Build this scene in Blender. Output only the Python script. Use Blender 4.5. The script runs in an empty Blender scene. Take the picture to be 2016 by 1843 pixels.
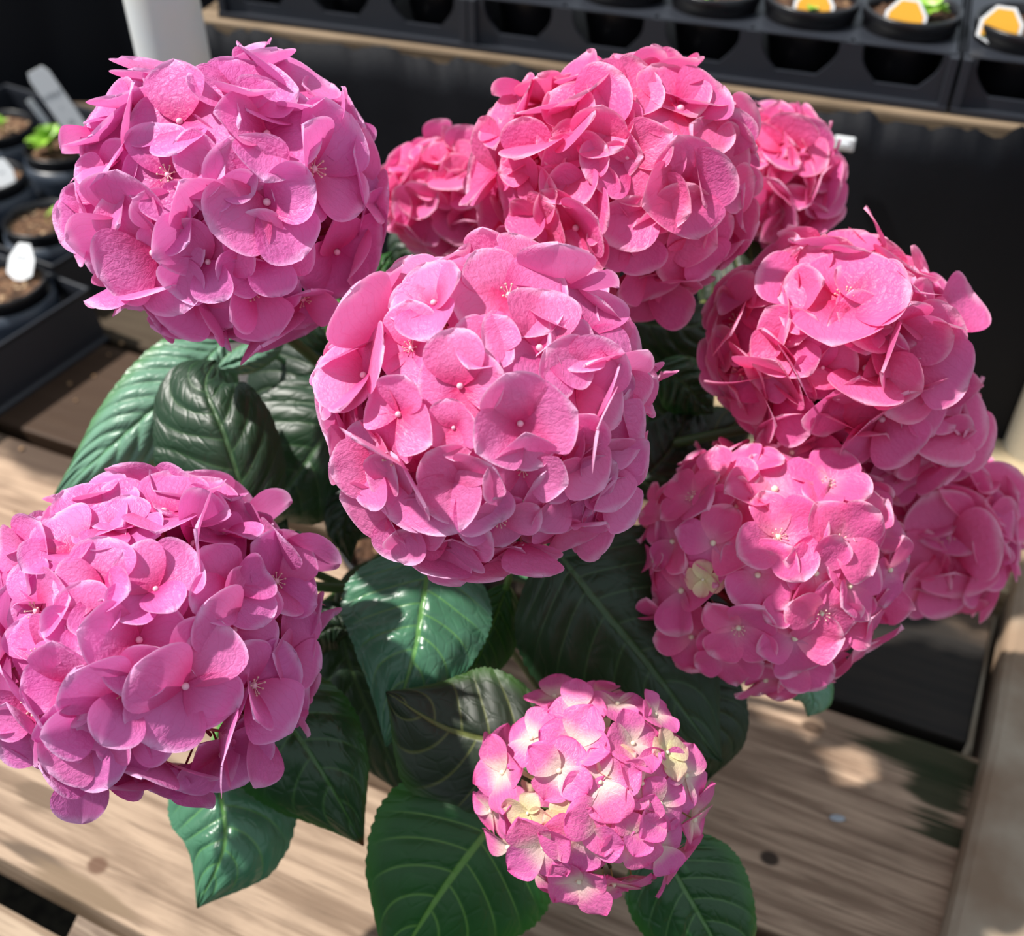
import bpy, math, random
from mathutils import Vector, Matrix, noise
rnd = random.Random(11)
C = bpy.context.scene.collection
S = bpy.context.scene
PI = math.pi

# ------------------------------------------------------------------ camera
W, H, F = 2016.0, 1843.0, 2200.0
PITCH = math.radians(42)
CAM = Vector((0, 0, 0.74))
FWD = Vector((0, math.cos(PITCH), -math.sin(PITCH)))
RIGHT = Vector((1, 0, 0))
UP = Vector((0, math.sin(PITCH), math.cos(PITCH)))
cd = bpy.data.cameras.new('camera'); cam = bpy.data.objects.new('camera', cd); C.objects.link(cam)
cam.location = CAM
cam.rotation_euler = (PI / 2 - PITCH, 0, 0)
cd.sensor_width = 36; cd.sensor_fit = 'HORIZONTAL'
cd.lens = F / W * 36
cd.clip_start = 0.02
cd.dof.use_dof = True; cd.dof.focus_distance = 0.50; cd.dof.aperture_fstop = 7.5
S.camera = cam

# ------------------------------------------------------------------ light
wd = bpy.data.worlds.new('greenhouse_daylight'); S.world = wd; wd.use_nodes = True
bg = wd.node_tree.nodes['Background']
bg.inputs[0].default_value = (0.80, 0.90, 1.0, 1); bg.inputs[1].default_value = 0.56
sd = bpy.data.lights.new('sun', 'SUN'); sun = bpy.data.objects.new('sun', sd); C.objects.link(sun)
sd.energy = 5.6; sd.angle = math.radians(1.5); sd.color = (1.0, 0.955, 0.89)
SUNDIR = Vector((-0.62, 0.05, 1.0)).normalized()       # towards the sun
sun.rotation_euler = SUNDIR.to_track_quat('Z', 'Y').to_euler()
sun.location = SUNDIR * 3
S.view_settings.view_transform = 'Standard'; S.view_settings.look = 'None'
S.view_settings.exposure = 0.22; S.view_settings.gamma = 1.0; S.view_settings.use_curve_mapping = False
S.cycles.max_bounces = 8; S.cycles.transmission_bounces = 6; S.cycles.diffuse_bounces = 4

# ------------------------------------------------------------------ geometry helpers
def P(x, y, d):
    return CAM + d * (FWD + (x - W / 2) / F * RIGHT + (H / 2 - y) / F * UP)
def on(x, y, z=0.0):
    r = FWD + (x - W / 2) / F * RIGHT + (H / 2 - y) / F * UP
    return CAM + r * ((z - CAM.z) / r.z)
def at_dist(x, y, hd):
    r = FWD + (x - W / 2) / F * RIGHT + (H / 2 - y) / F * UP
    return CAM + r * (hd / r.y)
def link(name, verts, faces, mat, parent=None, smooth=True, mats=None, fm=None, uv=None, vc=None):
    me = bpy.data.meshes.new(name); me.from_pydata([tuple(v) for v in verts], [], faces)
    for m in (mats or [mat]): me.materials.append(m)
    if fm: me.polygons.foreach_set('material_index', fm)
    if smooth: me.polygons.foreach_set('use_smooth', [True] * len(me.polygons))
    if uv:
        l = me.uv_layers.new(name='UVMap')
        for i, lp in enumerate(me.loops): l.data[i].uv = uv[lp.vertex_index]
    if vc:
        a = me.color_attributes.new(name='pc', type='FLOAT_COLOR', domain='POINT')
        for i, c in enumerate(vc): a.data[i].color = c
    me.update()
    o = bpy.data.objects.new(name, me); C.objects.link(o)
    if parent: o.parent = parent
    return o
def tag(o, label=None, cat=None, group=None, kind=None):
    if label: o['label'] = label
    if cat: o['category'] = cat
    if group: o['group'] = group
    if kind: o['kind'] = kind
    return o
def empty(name, loc):
    o = bpy.data.objects.new(name, None); C.objects.link(o); o.location = loc; o.empty_display_size = .03
    o['_w'] = 0; del o['_w']
    return o
class MB:
    def __init__(s): s.v = []; s.f = []; s.m = []
    def add(s, vs, fs, mi=0):
        b = len(s.v); s.v += [Vector(v) for v in vs]; s.f += [tuple(b + i for i in f) for f in fs]; s.m += [mi] * len(fs)
    def tube(s, pts, r, n=10, mi=0, cap=True):
        rs = r if isinstance(r, (list, tuple)) else [r] * len(pts)
        pts = [Vector(p) for p in pts]; vs = []; fs = []
        up = Vector((.13, .21, .97))
        for i, p in enumerate(pts):
            t = (pts[min(i + 1, len(pts) - 1)] - pts[max(i - 1, 0)]).normalized()
            a = t.cross(up)
            if a.length < .1: a = t.cross(Vector((1, 0, 0)))
            a.normalize(); b = t.cross(a)
            for k in range(n):
                an = 2 * PI * k / n; vs.append(p + (a * math.cos(an) + b * math.sin(an)) * rs[i])
        for i in range(len(pts) - 1):
            for k in range(n):
                fs.append((i * n + k, i * n + (k + 1) % n, (i + 1) * n + (k + 1) % n, (i + 1) * n + k))
        if cap: fs.append(tuple(range(n))[::-1]); fs.append(tuple((len(pts) - 1) * n + k for k in range(n)))
        s.add(vs, fs, mi)
    def lathe(s, prof, n=40, c=(0, 0, 0), mi=0):
        vs = []; fs = []
        for r, z in prof:
            for k in range(n):
                an = 2 * PI * k / n; vs.append((c[0] + r * math.cos(an), c[1] + r * math.sin(an), c[2] + z))
        for i in range(len(prof) - 1):
            for k in range(n): fs.append((i * n + k, i * n + (k + 1) % n, (i + 1) * n + (k + 1) % n, (i + 1) * n + k))
        s.add(vs, fs, mi)
    def box(s, c, d, mi=0, M=None):
        vs = [Vector((sx * d[0] / 2, sy * d[1] / 2, sz * d[2] / 2)) for sx in (-1, 1) for sy in (-1, 1) for sz in (-1, 1)]
        vs = [(M @ v if M else v) + Vector(c) for v in vs]
        s.add(vs, [(0, 1, 3, 2), (4, 6, 7, 5), (0, 4, 5, 1), (2, 3, 7, 6), (0, 2, 6, 4), (1, 5, 7, 3)], mi)
    def prism(s, poly, a, b, ax=2, mi=0):
        """poly of 2-D points extruded along axis ax from a to b"""
        def mk(p, t):
            return {0: (t, p[0], p[1]), 1: (p[0], t, p[1]), 2: (p[0], p[1], t)}[ax]
        n = len(poly)
        s.add([mk(p, a) for p in poly] + [mk(p, b) for p in poly],
              [tuple(range(n))[::-1], tuple(range(n, 2 * n))] + [(i, (i + 1) % n, n + (i + 1) % n, n + i) for i in range(n)], mi)
    def sphere(s, c, r, n=10, m=7, mi=0, sq=1.0):
        vs = []; fs = []
        for i in range(m + 1):
            th = PI * i / m
            for k in range(n):
                an = 2 * PI * k / n
                vs.append(Vector(c) + Vector((r * math.sin(th) * math.cos(an), r * math.sin(th) * math.sin(an), r * math.cos(th) * sq)))
        for i in range(m):
            for k in range(n): fs.append((i * n + k, (i + 1) * n + k, (i + 1) * n + (k + 1) % n, i * n + (k + 1) % n))
        s.add(vs, fs, mi)
    def build(s, name, mats, parent=None, smooth=False, bevel=0):
        if not isinstance(mats, (list, tuple)): mats = [mats]
        o = link(name, s.v, s.f, None, parent, smooth, mats=mats, fm=s.m)
        if bevel:
            b = o.modifiers.new('bevel', 'BEVEL'); b.width = bevel; b.segments = 2; b.limit_method = 'ANGLE'; b.angle_limit = .6
        return o

# ------------------------------------------------------------------ materials
def new_mat(name):
    m = bpy.data.materials.new(name); m.use_nodes = True; nt = m.node_tree
    return m, nt, nt.nodes['Principled BSDF']
def simple(name, col, rough=.5, spec=.5, bump=0, bscale=60, mix=None, mscale=20):
    m, nt, b = new_mat(name); N = nt.nodes; L = nt.links
    b.inputs['Base Color'].default_value = (*col, 1); b.inputs['Roughness'].default_value = rough
    b.inputs['Specular IOR Level'].default_value = spec
    tc = N.new('ShaderNodeTexCoord')
    if mix:
        n = N.new('ShaderNodeTexNoise'); n.inputs['Scale'].default_value = mscale; n.inputs['Detail'].default_value = 6
        L.new(tc.outputs['Object'], n.inputs['Vector'])
        r = N.new('ShaderNodeValToRGB'); r.color_ramp.elements[0].position = .4; r.color_ramp.elements[1].position = .62
        r.color_ramp.elements[0].color = (*col, 1); r.color_ramp.elements[1].color = (*mix, 1)
        L.new(n.outputs['Fac'], r.inputs['Fac']); L.new(r.outputs['Color'], b.inputs['Base Color'])
    if bump:
        n = N.new('ShaderNodeTexNoise'); n.inputs['Scale'].default_value = bscale; n.inputs['Detail'].default_value = 5
        L.new(tc.outputs['Object'], n.inputs['Vector'])
        bp = N.new('ShaderNodeBump'); bp.inputs['Strength'].default_value = bump; bp.inputs['Distance'].default_value = .002
        L.new(n.outputs['Fac'], bp.inputs['Height']); L.new(bp.outputs['Normal'], b.inputs['Normal'])
    return m
def mth(nt, op, a, b=None, c=None):
    n = nt.nodes.new('ShaderNodeMath'); n.operation = op
    for i, v in enumerate((a, b, c)):
        if v is None: continue
        if isinstance(v, (int, float)): n.inputs[i].default_value = v
        else: nt.links.new(v, n.inputs[i])
    return n.outputs[0]
def mixc(nt, fac, a, b, mode='MIX'):
    n = nt.nodes.new('ShaderNodeMix'); n.data_type = 'RGBA'; n.blend_type = mode
    for k, v in ((0, fac), (6, a), (7, b)):
        if isinstance(v, (int, float)): n.inputs[k].default_value = v
        elif isinstance(v, tuple): n.inputs[k].default_value = (*v, 1)
        else: nt.links.new(v, n.inputs[k])
    return n.outputs[2]
def smooth(nt, val, lo, hi):
    n = nt.nodes.new('ShaderNodeMapRange'); n.interpolation_type = 'SMOOTHSTEP'
    nt.links.new(val, n.inputs[0]); n.inputs[1].default_value = lo; n.inputs[2].default_value = hi
    return n.outputs[0]
def petal_mat(name, base, edge, heart, trans=.38, heart_in=.0, heart_out=.45):
    """base colour, rim colour and the colour round the floret's heart (pigment, with crevice shade painted into the darker hearts)"""
    m, nt, b = new_mat(name); N = nt.nodes; L = nt.links
    at = N.new('ShaderNodeAttribute'); at.attribute_name = 'pc'
    sp = N.new('ShaderNodeSeparateColor'); L.new(at.outputs['Color'], sp.inputs[0])
    u, e, q = sp.outputs[0], sp.outputs[1], sp.outputs[2]
    tc = N.new('ShaderNodeTexCoord')
    ns = N.new('ShaderNodeTexNoise'); ns.inputs['Scale'].default_value = 2.2; ns.inputs['Detail'].default_value = 4
    L.new(tc.outputs['Object'], ns.inputs['Vector'])
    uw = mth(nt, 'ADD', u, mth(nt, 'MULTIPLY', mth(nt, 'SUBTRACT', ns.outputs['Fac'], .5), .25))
    c = mixc(nt, smooth(nt, uw, heart_in, heart_out), heart, base)  # darker hearts also paint in the shade between petals
    c = mixc(nt, smooth(nt, e, .80, 1.0), c, edge)
    # fine fan of veins in the pigment
    uvn = N.new('ShaderNodeUVMap'); uvn.uv_map = 'UVMap'
    su = N.new('ShaderNodeSeparateXYZ'); L.new(uvn.outputs[0], su.inputs[0])
    vein = mth(nt, 'ABSOLUTE', mth(nt, 'SINE', mth(nt, 'ADD', mth(nt, 'MULTIPLY', su.outputs[1], 26.0), mth(nt, 'MULTIPLY', ns.outputs['Fac'], 9.0))))
    vm = mth(nt, 'MULTIPLY', smooth(nt, vein, .30, .0), .16)
    c = mixc(nt, vm, c, heart)
    hsv = N.new('ShaderNodeHueSaturation'); L.new(c, hsv.inputs['Color'])
    L.new(mth(nt, 'ADD', .93, mth(nt, 'MULTIPLY', q, .14)), hsv.inputs['Value'])
    L.new(mth(nt, 'ADD', .492, mth(nt, 'MULTIPLY', q, .016)), hsv.inputs['Hue'])
    c = hsv.outputs[0]
    L.new(c, b.inputs['Base Color'])
    b.inputs['Roughness'].default_value = .42; b.inputs['Specular IOR Level'].default_value = .42
    b.inputs['Sheen Weight'].default_value = .12; b.inputs['Sheen Tint'].default_value = (1, .85, .95, 1)
    n2 = N.new('ShaderNodeTexNoise'); n2.inputs['Scale'].default_value = 9; n2.inputs['Detail'].default_value = 5; n2.inputs['Distortion'].default_value = .6
    L.new(tc.outputs['Object'], n2.inputs['Vector'])
    bp = N.new('ShaderNodeBump'); bp.inputs['Strength'].default_value = .20; bp.inputs['Distance'].default_value = .03
    hgt = mth(nt, 'SUBTRACT', n2.outputs['Fac'], mth(nt, 'MULTIPLY', vm, .9))
    L.new(hgt, bp.inputs['Height']); L.new(bp.outputs['Normal'], b.inputs['Normal'])
    tr = N.new('ShaderNodeBsdfTranslucent'); L.new(c, tr.inputs['Color'])
    mx = N.new('ShaderNodeMixShader'); mx.inputs[0].default_value = trans
    L.new(b.outputs[0], mx.inputs[1]); L.new(tr.outputs[0], mx.inputs[2])
    L.new(mx.outputs[0], N['Material Output'].inputs['Surface'])
    return m
def leaf_mat(name, base, vein, edge=None, nv=8.0, sl=.24, rough=.33, spot=None):
    m, nt, b = new_mat(name); N = nt.nodes; L = nt.links
    uvn = N.new('ShaderNodeUVMap'); uvn.uv_map = 'UVMap'
    su = N.new('ShaderNodeSeparateXYZ'); L.new(uvn.outputs[0], su.inputs[0])
    u = su.outputs[0]; v = mth(nt, 'MULTIPLY', mth(nt, 'SUBTRACT', su.outputs[1], .5), 2.0)
    av = mth(nt, 'ABSOLUTE', v)
    tc = N.new('ShaderNodeTexCoord')
    t = mth(nt, 'MULTIPLY', mth(nt, 'SUBTRACT', u, mth(nt, 'MULTIPLY', mth(nt, 'POWER', av, 1.35), sl)), nv)
    t = mth(nt, 'ADD', t, mth(nt, 'MULTIPLY', mth(nt, 'SIGN', v), .22))
    fr = mth(nt, 'ABSOLUTE', mth(nt, 'SUBTRACT', mth(nt, 'FRACT', mth(nt, 'ADD', t, 20.0)), .5))   # 0 on a side vein
    side = smooth(nt, fr, .075, .012)
    side = mth(nt, 'MULTIPLY', side, smooth(nt, av, .98, .6))
    mid = smooth(nt, av, .05, .018)
    vm = mth(nt, 'MAXIMUM', mid, mth(nt, 'MULTIPLY', side, .62))
    vo = N.new('ShaderNodeTexVoronoi'); vo.feature = 'DISTANCE_TO_EDGE'; vo.inputs['Scale'].default_value = 1.0
    cb = N.new('ShaderNodeCombineXYZ'); L.new(mth(nt, 'MULTIPLY', t, 1.6), cb.inputs[0]); L.new(mth(nt, 'MULTIPLY', v, 5.0), cb.inputs[1])
    L.new(cb.outputs[0], vo.inputs['Vector'])
    cells = smooth(nt, vo.outputs['Distance'], 0.0, .16)
    ns = N.new('ShaderNodeTexNoise'); ns.inputs['Scale'].default_value = 30; ns.inputs['Detail'].default_value = 4
    L.new(tc.outputs['Object'], ns.inputs['Vector'])
    c = mixc(nt, mth(nt, 'MULTIPLY', smooth(nt, ns.outputs['Fac'], .4, .7), .5), base, tuple(x * 1.45 for x in base))
    if edge:
        c = mixc(nt, mth(nt, 'MULTIPLY', smooth(nt, av, .72, 1.0), .8), c, edge)
    c = mixc(nt, vm, c, vein)
    if spot:
        c = mixc(nt, smooth(nt, u, .955, .995), c, spot)
    L.new(c, b.inputs['Base Color'])
    b.inputs['Roughness'].default_value = rough; b.inputs['Specular IOR Level'].default_value = .5
    h = mth(nt, 'ADD', mth(nt, 'MULTIPLY', cells, .22), mth(nt, 'MULTIPLY', mth(nt, 'MINIMUM', fr, .25), 2.2))
    h = mth(nt, 'SUBTRACT', h, mth(nt, 'MULTIPLY', mid, .4))
    h = mth(nt, 'ADD', h, mth(nt, 'MULTIPLY', ns.outputs['Fac'], .12))
    bp = N.new('ShaderNodeBump'); bp.inputs['Strength'].default_value = .5; bp.inputs['Distance'].default_value = .0016
    L.new(h, bp.inputs['Height']); L.new(bp.outputs['Normal'], b.inputs['Normal'])
    tr = N.new('ShaderNodeBsdfTranslucent'); L.new(mixc(nt, .5, c, (.10, .35, .03)), tr.inputs['Color'])
    mx = N.new('ShaderNodeMixShader'); mx.inputs[0].default_value = .12
    L.new(b.outputs[0], mx.inputs[1]); L.new(tr.outputs[0], mx.inputs[2])
    L.new(mx.outputs[0], N['Material Output'].inputs['Surface'])
    return m
def wood_mat(name, dark, light, spots=(), rough=.75, streak=.55, seed=0.0):
    """spots: (x, y, rx, ry, colour, raggedness) stains or dark patches and knots in the board's own frame"""
    m, nt, b = new_mat(name); N = nt.nodes; L = nt.links
    tc = N.new('ShaderNodeTexCoord')
    mp = N.new('ShaderNodeMapping'); mp.inputs['Scale'].default_value = (3.2, 62, 62); mp.inputs['Location'].default_value = (seed, seed, 0)
    L.new(tc.outputs['Object'], mp.inputs['Vector'])
    n1 = N.new('ShaderNodeTexNoise'); n1.inputs['Scale'].default_value = 1.6; n1.inputs['Detail'].default_value = 8; n1.inputs['Distortion'].default_value = .7; n1.inputs['Roughness'].default_value = .6
    L.new(mp.outputs[0], n1.inputs['Vector'])
    mp2 = N.new('ShaderNodeMapping'); mp2.inputs['Scale'].default_value = (9, 260, 260); L.new(tc.outputs['Object'], mp2.inputs['Vector'])
    n2 = N.new('ShaderNodeTexNoise'); n2.inputs['Scale'].default_value = 2.0; n2.inputs['Detail'].default_value = 6
    L.new(mp2.outputs[0], n2.inputs['Vector'])
    n3 = N.new('ShaderNodeTexNoise'); n3.inputs['Scale'].default_value = 9; n3.inputs['Detail'].default_value = 5
    L.new(tc.outputs['Object'], n3.inputs['Vector'])
    c = mixc(nt, smooth(nt, n1.outputs['Fac'], .36, .62), dark, light)
    c = mixc(nt, mth(nt, 'MULTIPLY', smooth(nt, n2.outputs['Fac'], .56, .70), streak), c, tuple(x * .42 for x in dark))
    c = mixc(nt, mth(nt, 'MULTIPLY', smooth(nt, n3.outputs['Fac'], .50, .75), .5), c, tuple(x * .62 for x in dark))
    hm = n2.outputs['Fac']
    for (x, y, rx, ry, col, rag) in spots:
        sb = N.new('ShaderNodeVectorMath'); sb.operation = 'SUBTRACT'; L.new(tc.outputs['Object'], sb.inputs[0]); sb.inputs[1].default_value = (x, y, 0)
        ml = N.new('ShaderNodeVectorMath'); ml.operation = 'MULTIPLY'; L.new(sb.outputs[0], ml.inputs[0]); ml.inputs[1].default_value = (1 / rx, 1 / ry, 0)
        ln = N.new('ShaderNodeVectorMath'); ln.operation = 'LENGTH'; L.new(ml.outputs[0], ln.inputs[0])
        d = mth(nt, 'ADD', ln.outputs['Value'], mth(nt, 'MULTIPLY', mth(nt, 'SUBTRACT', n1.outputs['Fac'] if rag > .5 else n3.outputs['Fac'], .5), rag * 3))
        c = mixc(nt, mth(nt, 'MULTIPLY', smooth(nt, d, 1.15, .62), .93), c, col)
    L.new(c, b.inputs['Base Color']); b.inputs['Roughness'].default_value = rough; b.inputs['Specular IOR Level'].default_value = .25
    bp = N.new('ShaderNodeBump'); bp.inputs['Strength'].default_value = .5; bp.inputs['Distance'].default_value = .0015
    L.new(mth(nt, 'ADD', hm, n1.outputs['Fac']), bp.inputs['Height']); L.new(bp.outputs['Normal'], b.inputs['Normal'])
    return m
def soil_mat(name, dark, mid, light):
    m, nt, b = new_mat(name); N = nt.nodes; L = nt.links
    tc = N.new('ShaderNodeTexCoord')
    v = N.new('ShaderNodeTexVoronoi'); v.inputs['Scale'].default_value = 190; L.new(tc.outputs['Object'], v.inputs['Vector'])
    sp = N.new('ShaderNodeSeparateColor'); L.new(v.outputs['Color'], sp.inputs[0])
    r = N.new('ShaderNodeValToRGB'); e = r.color_ramp.elements
    e[0].position = 0; e[0].color = (*dark, 1); e[1].position = 1; e[1].color = (*light, 1)
    k = r.color_ramp.elements.new(.55); k.color = (*mid, 1); k = r.color_ramp.elements.new(.85); k.color = (*mid, 1)
    L.new(sp.outputs[0], r.inputs['Fac']); L.new(r.outputs[0], b.inputs['Base Color'])
    b.inputs['Roughness'].default_value = .85; b.inputs['Specular IOR Level'].default_value = .3
    bp = N.new('ShaderNodeBump'); bp.inputs['Strength'].default_value = .8; bp.inputs['Distance'].default_value = .003
    L.new(mth(nt, 'SUBTRACT', 1.0, v.outputs['Distance']), bp.inputs['Height']); L.new(bp.outputs['Normal'], b.inputs['Normal'])
    return m

M = {}
M['plastic'] = simple('black_plastic', (.012, .013, .017), .38, .5, .15, 40)
M['tray'] = simple('tray_plastic', (.020, .023, .031), .42, .5, .12, 30)
M['pot'] = simple('pot_plastic', (.007, .007, .009), .33, .5)
M['cloth'] = simple('weed_cloth', (.0034, .0042, .0072), .72, .22, .35, 400)
M['white'] = simple('white_plastic', (.80, .82, .84), .35, .5)
M['tagwhite'] = simple('tag_plastic', (.74, .76, .78), .45, .4)
M['tagprint'] = simple('tag_print', (.10, .12, .14), .6, .2)
M['tagorange'] = simple('tag_orange', (.80, .40, .035), .5, .4)
M['pipe'] = simple('painted_pipe', (.62, .66, .68), .42, .5, .15, 18, mix=(.70, .68, .62), mscale=9)
M['soil'] = soil_mat('potting_soil', (.035, .018, .010), (.15, .078, .042), (.50, .36, .22))
M['soildark'] = soil_mat('wet_potting_soil', (.02, .011, .007), (.075, .035, .018), (.22, .13, .07))
M['seedling'] = simple('seedling_leaf', (.20, .42, .035), .4, .5, 0, mix=(.36, .60, .08), mscale=60)
M['stem'] = simple('green_stem', (.035, .095, .018), .45, .5, 0, mix=(.06, .12, .03), mscale=30)
M['pedicel'] = simple('pink_pedicel', (.42, .10, .10), .5, .4)
M['pedicel_green'] = simple('green_pedicel', (.38, .42, .12), .5, .4)
M['bead'] = simple('floret_bead', (.85, .45, .58), .4, .4)
M['bead_pale'] = simple('pale_bead', (.80, .74, .55), .4, .4)
M['stamen'] = simple('stamen', (.80, .50, .45), .5, .3)
M['crumb'] = simple('perlite_crumb', (.36, .22, .12), .8, .2)
PM = {
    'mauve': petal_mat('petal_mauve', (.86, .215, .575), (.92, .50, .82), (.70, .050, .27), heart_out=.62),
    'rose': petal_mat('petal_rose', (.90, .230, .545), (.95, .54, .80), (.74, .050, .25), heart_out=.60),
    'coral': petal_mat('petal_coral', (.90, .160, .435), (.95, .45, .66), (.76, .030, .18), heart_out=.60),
    'hot': petal_mat('petal_hot', (.92, .150, .430), (.97, .52, .72), (.92, .34, .55), heart_out=.5),
    'pale': petal_mat('petal_pale', (.87, .180, .480), (.88, .13, .44), (.88, .66, .60), trans=.34, heart_in=.12, heart_out=.60),
    'cream': petal_mat('petal_cream', (.88, .62, .46), (.86, .36, .42), (.84, .80, .45), trans=.34, heart_in=.1, heart_out=.9),
}

# ------------------------------------------------------------------ florets
def petal(mb, ang, ln, wd, tilt, bend, cup, wave, fold, point, rs, lift=0.0):
    """adds a petal to mb (dict with v f uv vc); unit floret, +Z outward"""
    nu, nv = 12, 8
    b = len(mb['v']); ca, sa = math.cos(ang), math.sin(ang); ph = rs.uniform(0, 6.28); pr = rs.random()
    pk = rs.uniform(.54, .66); ex1 = rs.uniform(.68, .95); ex2 = rs.uniform(1.55, 2.4) if not point else 1.4; kk = rs.uniform(.50, .64) if not point else .74
    asym = rs.uniform(-.10, .10)
    for i in range(nu + 1):
        tt = i / nu; u = 1 - (1 - tt) ** 1.45
        prof = .10 + .90 * math.sin(PI / 2 * u / pk) ** ex1 if u < pk else max(0, 1 - ((u - pk) / (1 - pk)) ** ex2) ** kk
        prof = max(prof, .015)
        a = tilt - bend * u
        # integrate the bend along the length
        x = 0; z = 0; st = 12
        for k in range(st):
            aa = tilt - bend * (u * (k + .5) / st); x += ln * u / st * math.cos(aa); z += ln * u / st * math.sin(aa)
        for j in range(nv + 1):
            v = -1 + 2 * j / nv
            w = wd * .5 * prof
            ext = ln * asym * v * prof * u
            y = v * w
            zz = cup * (abs(v) ** 2) * prof * .5 + fold * abs(v) * prof * .5
            zz += wave * math.sin(ph + 5.0 * v + 2.5 * u) * u * u * (.35 + abs(v) * .65)
            px = x + ext - (1 - prof) * 0 - zz * math.sin(a) * .8
            pz = z + zz * math.cos(a) + lift
            yy = y * (1 - .10 * fold - .06 * abs(cup))
            mb['v'].append((px * ca - yy * sa, px * sa + yy * ca, pz))
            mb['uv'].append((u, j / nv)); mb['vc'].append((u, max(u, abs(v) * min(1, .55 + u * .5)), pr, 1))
    for i in range(nu):
        for j in range(nv):
            q = b + i * (nv + 1) + j
            mb['f'].append((q, q + nv + 1, q + nv + 2, q + 1)); mb['m'].append(0)
def floret_mesh(style, seed):
    rs = random.Random(seed * 7 + hash_style[style] * 1000)
    mb = dict(v=[], f=[], uv=[], vc=[], m=[])
    n = 4
    base_tilt = rs.uniform(.10, .42)
    for k in range(n):
        a = k * PI / 2 + rs.uniform(-.13, .13)
        tilt = base_tilt + rs.uniform(-.22, .28); lift = .03 if k % 2 else 0
        if style in ('mauve', 'rose', 'coral'):
            if rs.random() < .10: tilt += .5
            ln = rs.uniform(.86, 1.12); wd = ln * rs.uniform(1.06, 1.34)
            petal(mb, a, ln, wd, tilt, rs.uniform(-.15, .65), rs.uniform(-.02, .34), rs.uniform(.015, .055), rs.uniform(0, .26) if rs.random() < .35 else 0, rs.random() < .22, rs, lift)
        elif style == 'hot':
            ln = rs.uniform(.85, 1.12); wd = ln * rs.uniform(.88, 1.18)
            petal(mb, a, ln, wd, tilt + .1, rs.uniform(.2, 1.1), rs.uniform(-.15, .3), rs.uniform(.06, .14), rs.uniform(0, .3), rs.random() < .35, rs, lift)
        else:
            ln = rs.uniform(.85, 1.15); wd = ln * rs.uniform(.95, 1.18)
            petal(mb, a, ln, wd, tilt, rs.uniform(.1, .8), rs.uniform(-.1, .28), rs.uniform(.04, .10), rs.uniform(0, .25), rs.random() < .75, rs, lift)
    q = MB()
    open_ = rs.random() < .28 and style not in ('pale', 'cream')
    q.sphere((0, 0, .07), .072 if style in ('pale', 'cream', 'hot') else .062, 10, 7, 1)
    if open_:
        for k in range(8):
            a = k * PI / 4 + rs.uniform(-.2, .2); e = Vector((.15 * math.cos(a), .15 * math.sin(a), .16 + rs.uniform(-.03, .04)))
            q.tube([(0, 0, .08), e], .008, 4, 2); q.sphere(e, .022, 6, 4, 2)
    q.tube([(0, 0, -.55), (0, 0, .03)], [.020, .026], 6, 3)
    b = len(mb['v'])
    for v in q.v: mb['v'].append(tuple(v)); mb['uv'].append((0, 0)); mb['vc'].append((0, 0, 0, 1))
    for f, mi in zip(q.f, q.m): mb['f'].append(tuple(b + i for i in f)); mb['m'].append(mi)
    me = bpy.data.meshes.new('floret')
    me.from_pydata(mb['v'], [], mb['f'])
    pale = style in ('pale', 'cream')
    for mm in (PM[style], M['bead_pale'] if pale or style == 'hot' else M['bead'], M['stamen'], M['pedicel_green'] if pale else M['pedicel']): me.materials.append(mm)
    me.polygons.foreach_set('material_index', mb['m']); me.polygons.foreach_set('use_smooth', [True] * len(me.polygons))
    l = me.uv_layers.new(name='UVMap')
    for i, lp in enumerate(me.loops): l.data[i].uv = mb['uv'][lp.vertex_index]
    at = me.color_attributes.new(name='pc', type='FLOAT_COLOR', domain='POINT')
    for i, c in enumerate(mb['vc']): at.data[i].color = c
    me.update(); return me
hash_style = dict(mauve=1, rose=2, coral=3, hot=4, pale=5, cream=6)
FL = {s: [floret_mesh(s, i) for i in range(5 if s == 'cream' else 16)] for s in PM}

# ------------------------------------------------------------------ the hydrangea
POTTOP = on(852, 1030, .135)
POTC = Vector((POTTOP.x, POTTOP.y, 0))
plant = tag(empty('potted_hydrangea', POTC),
            'large pink hydrangea with mophead flowers in a black pot on the wooden bench', 'hydrangea')
PI0 = Matrix.Translation(-POTC)

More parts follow.
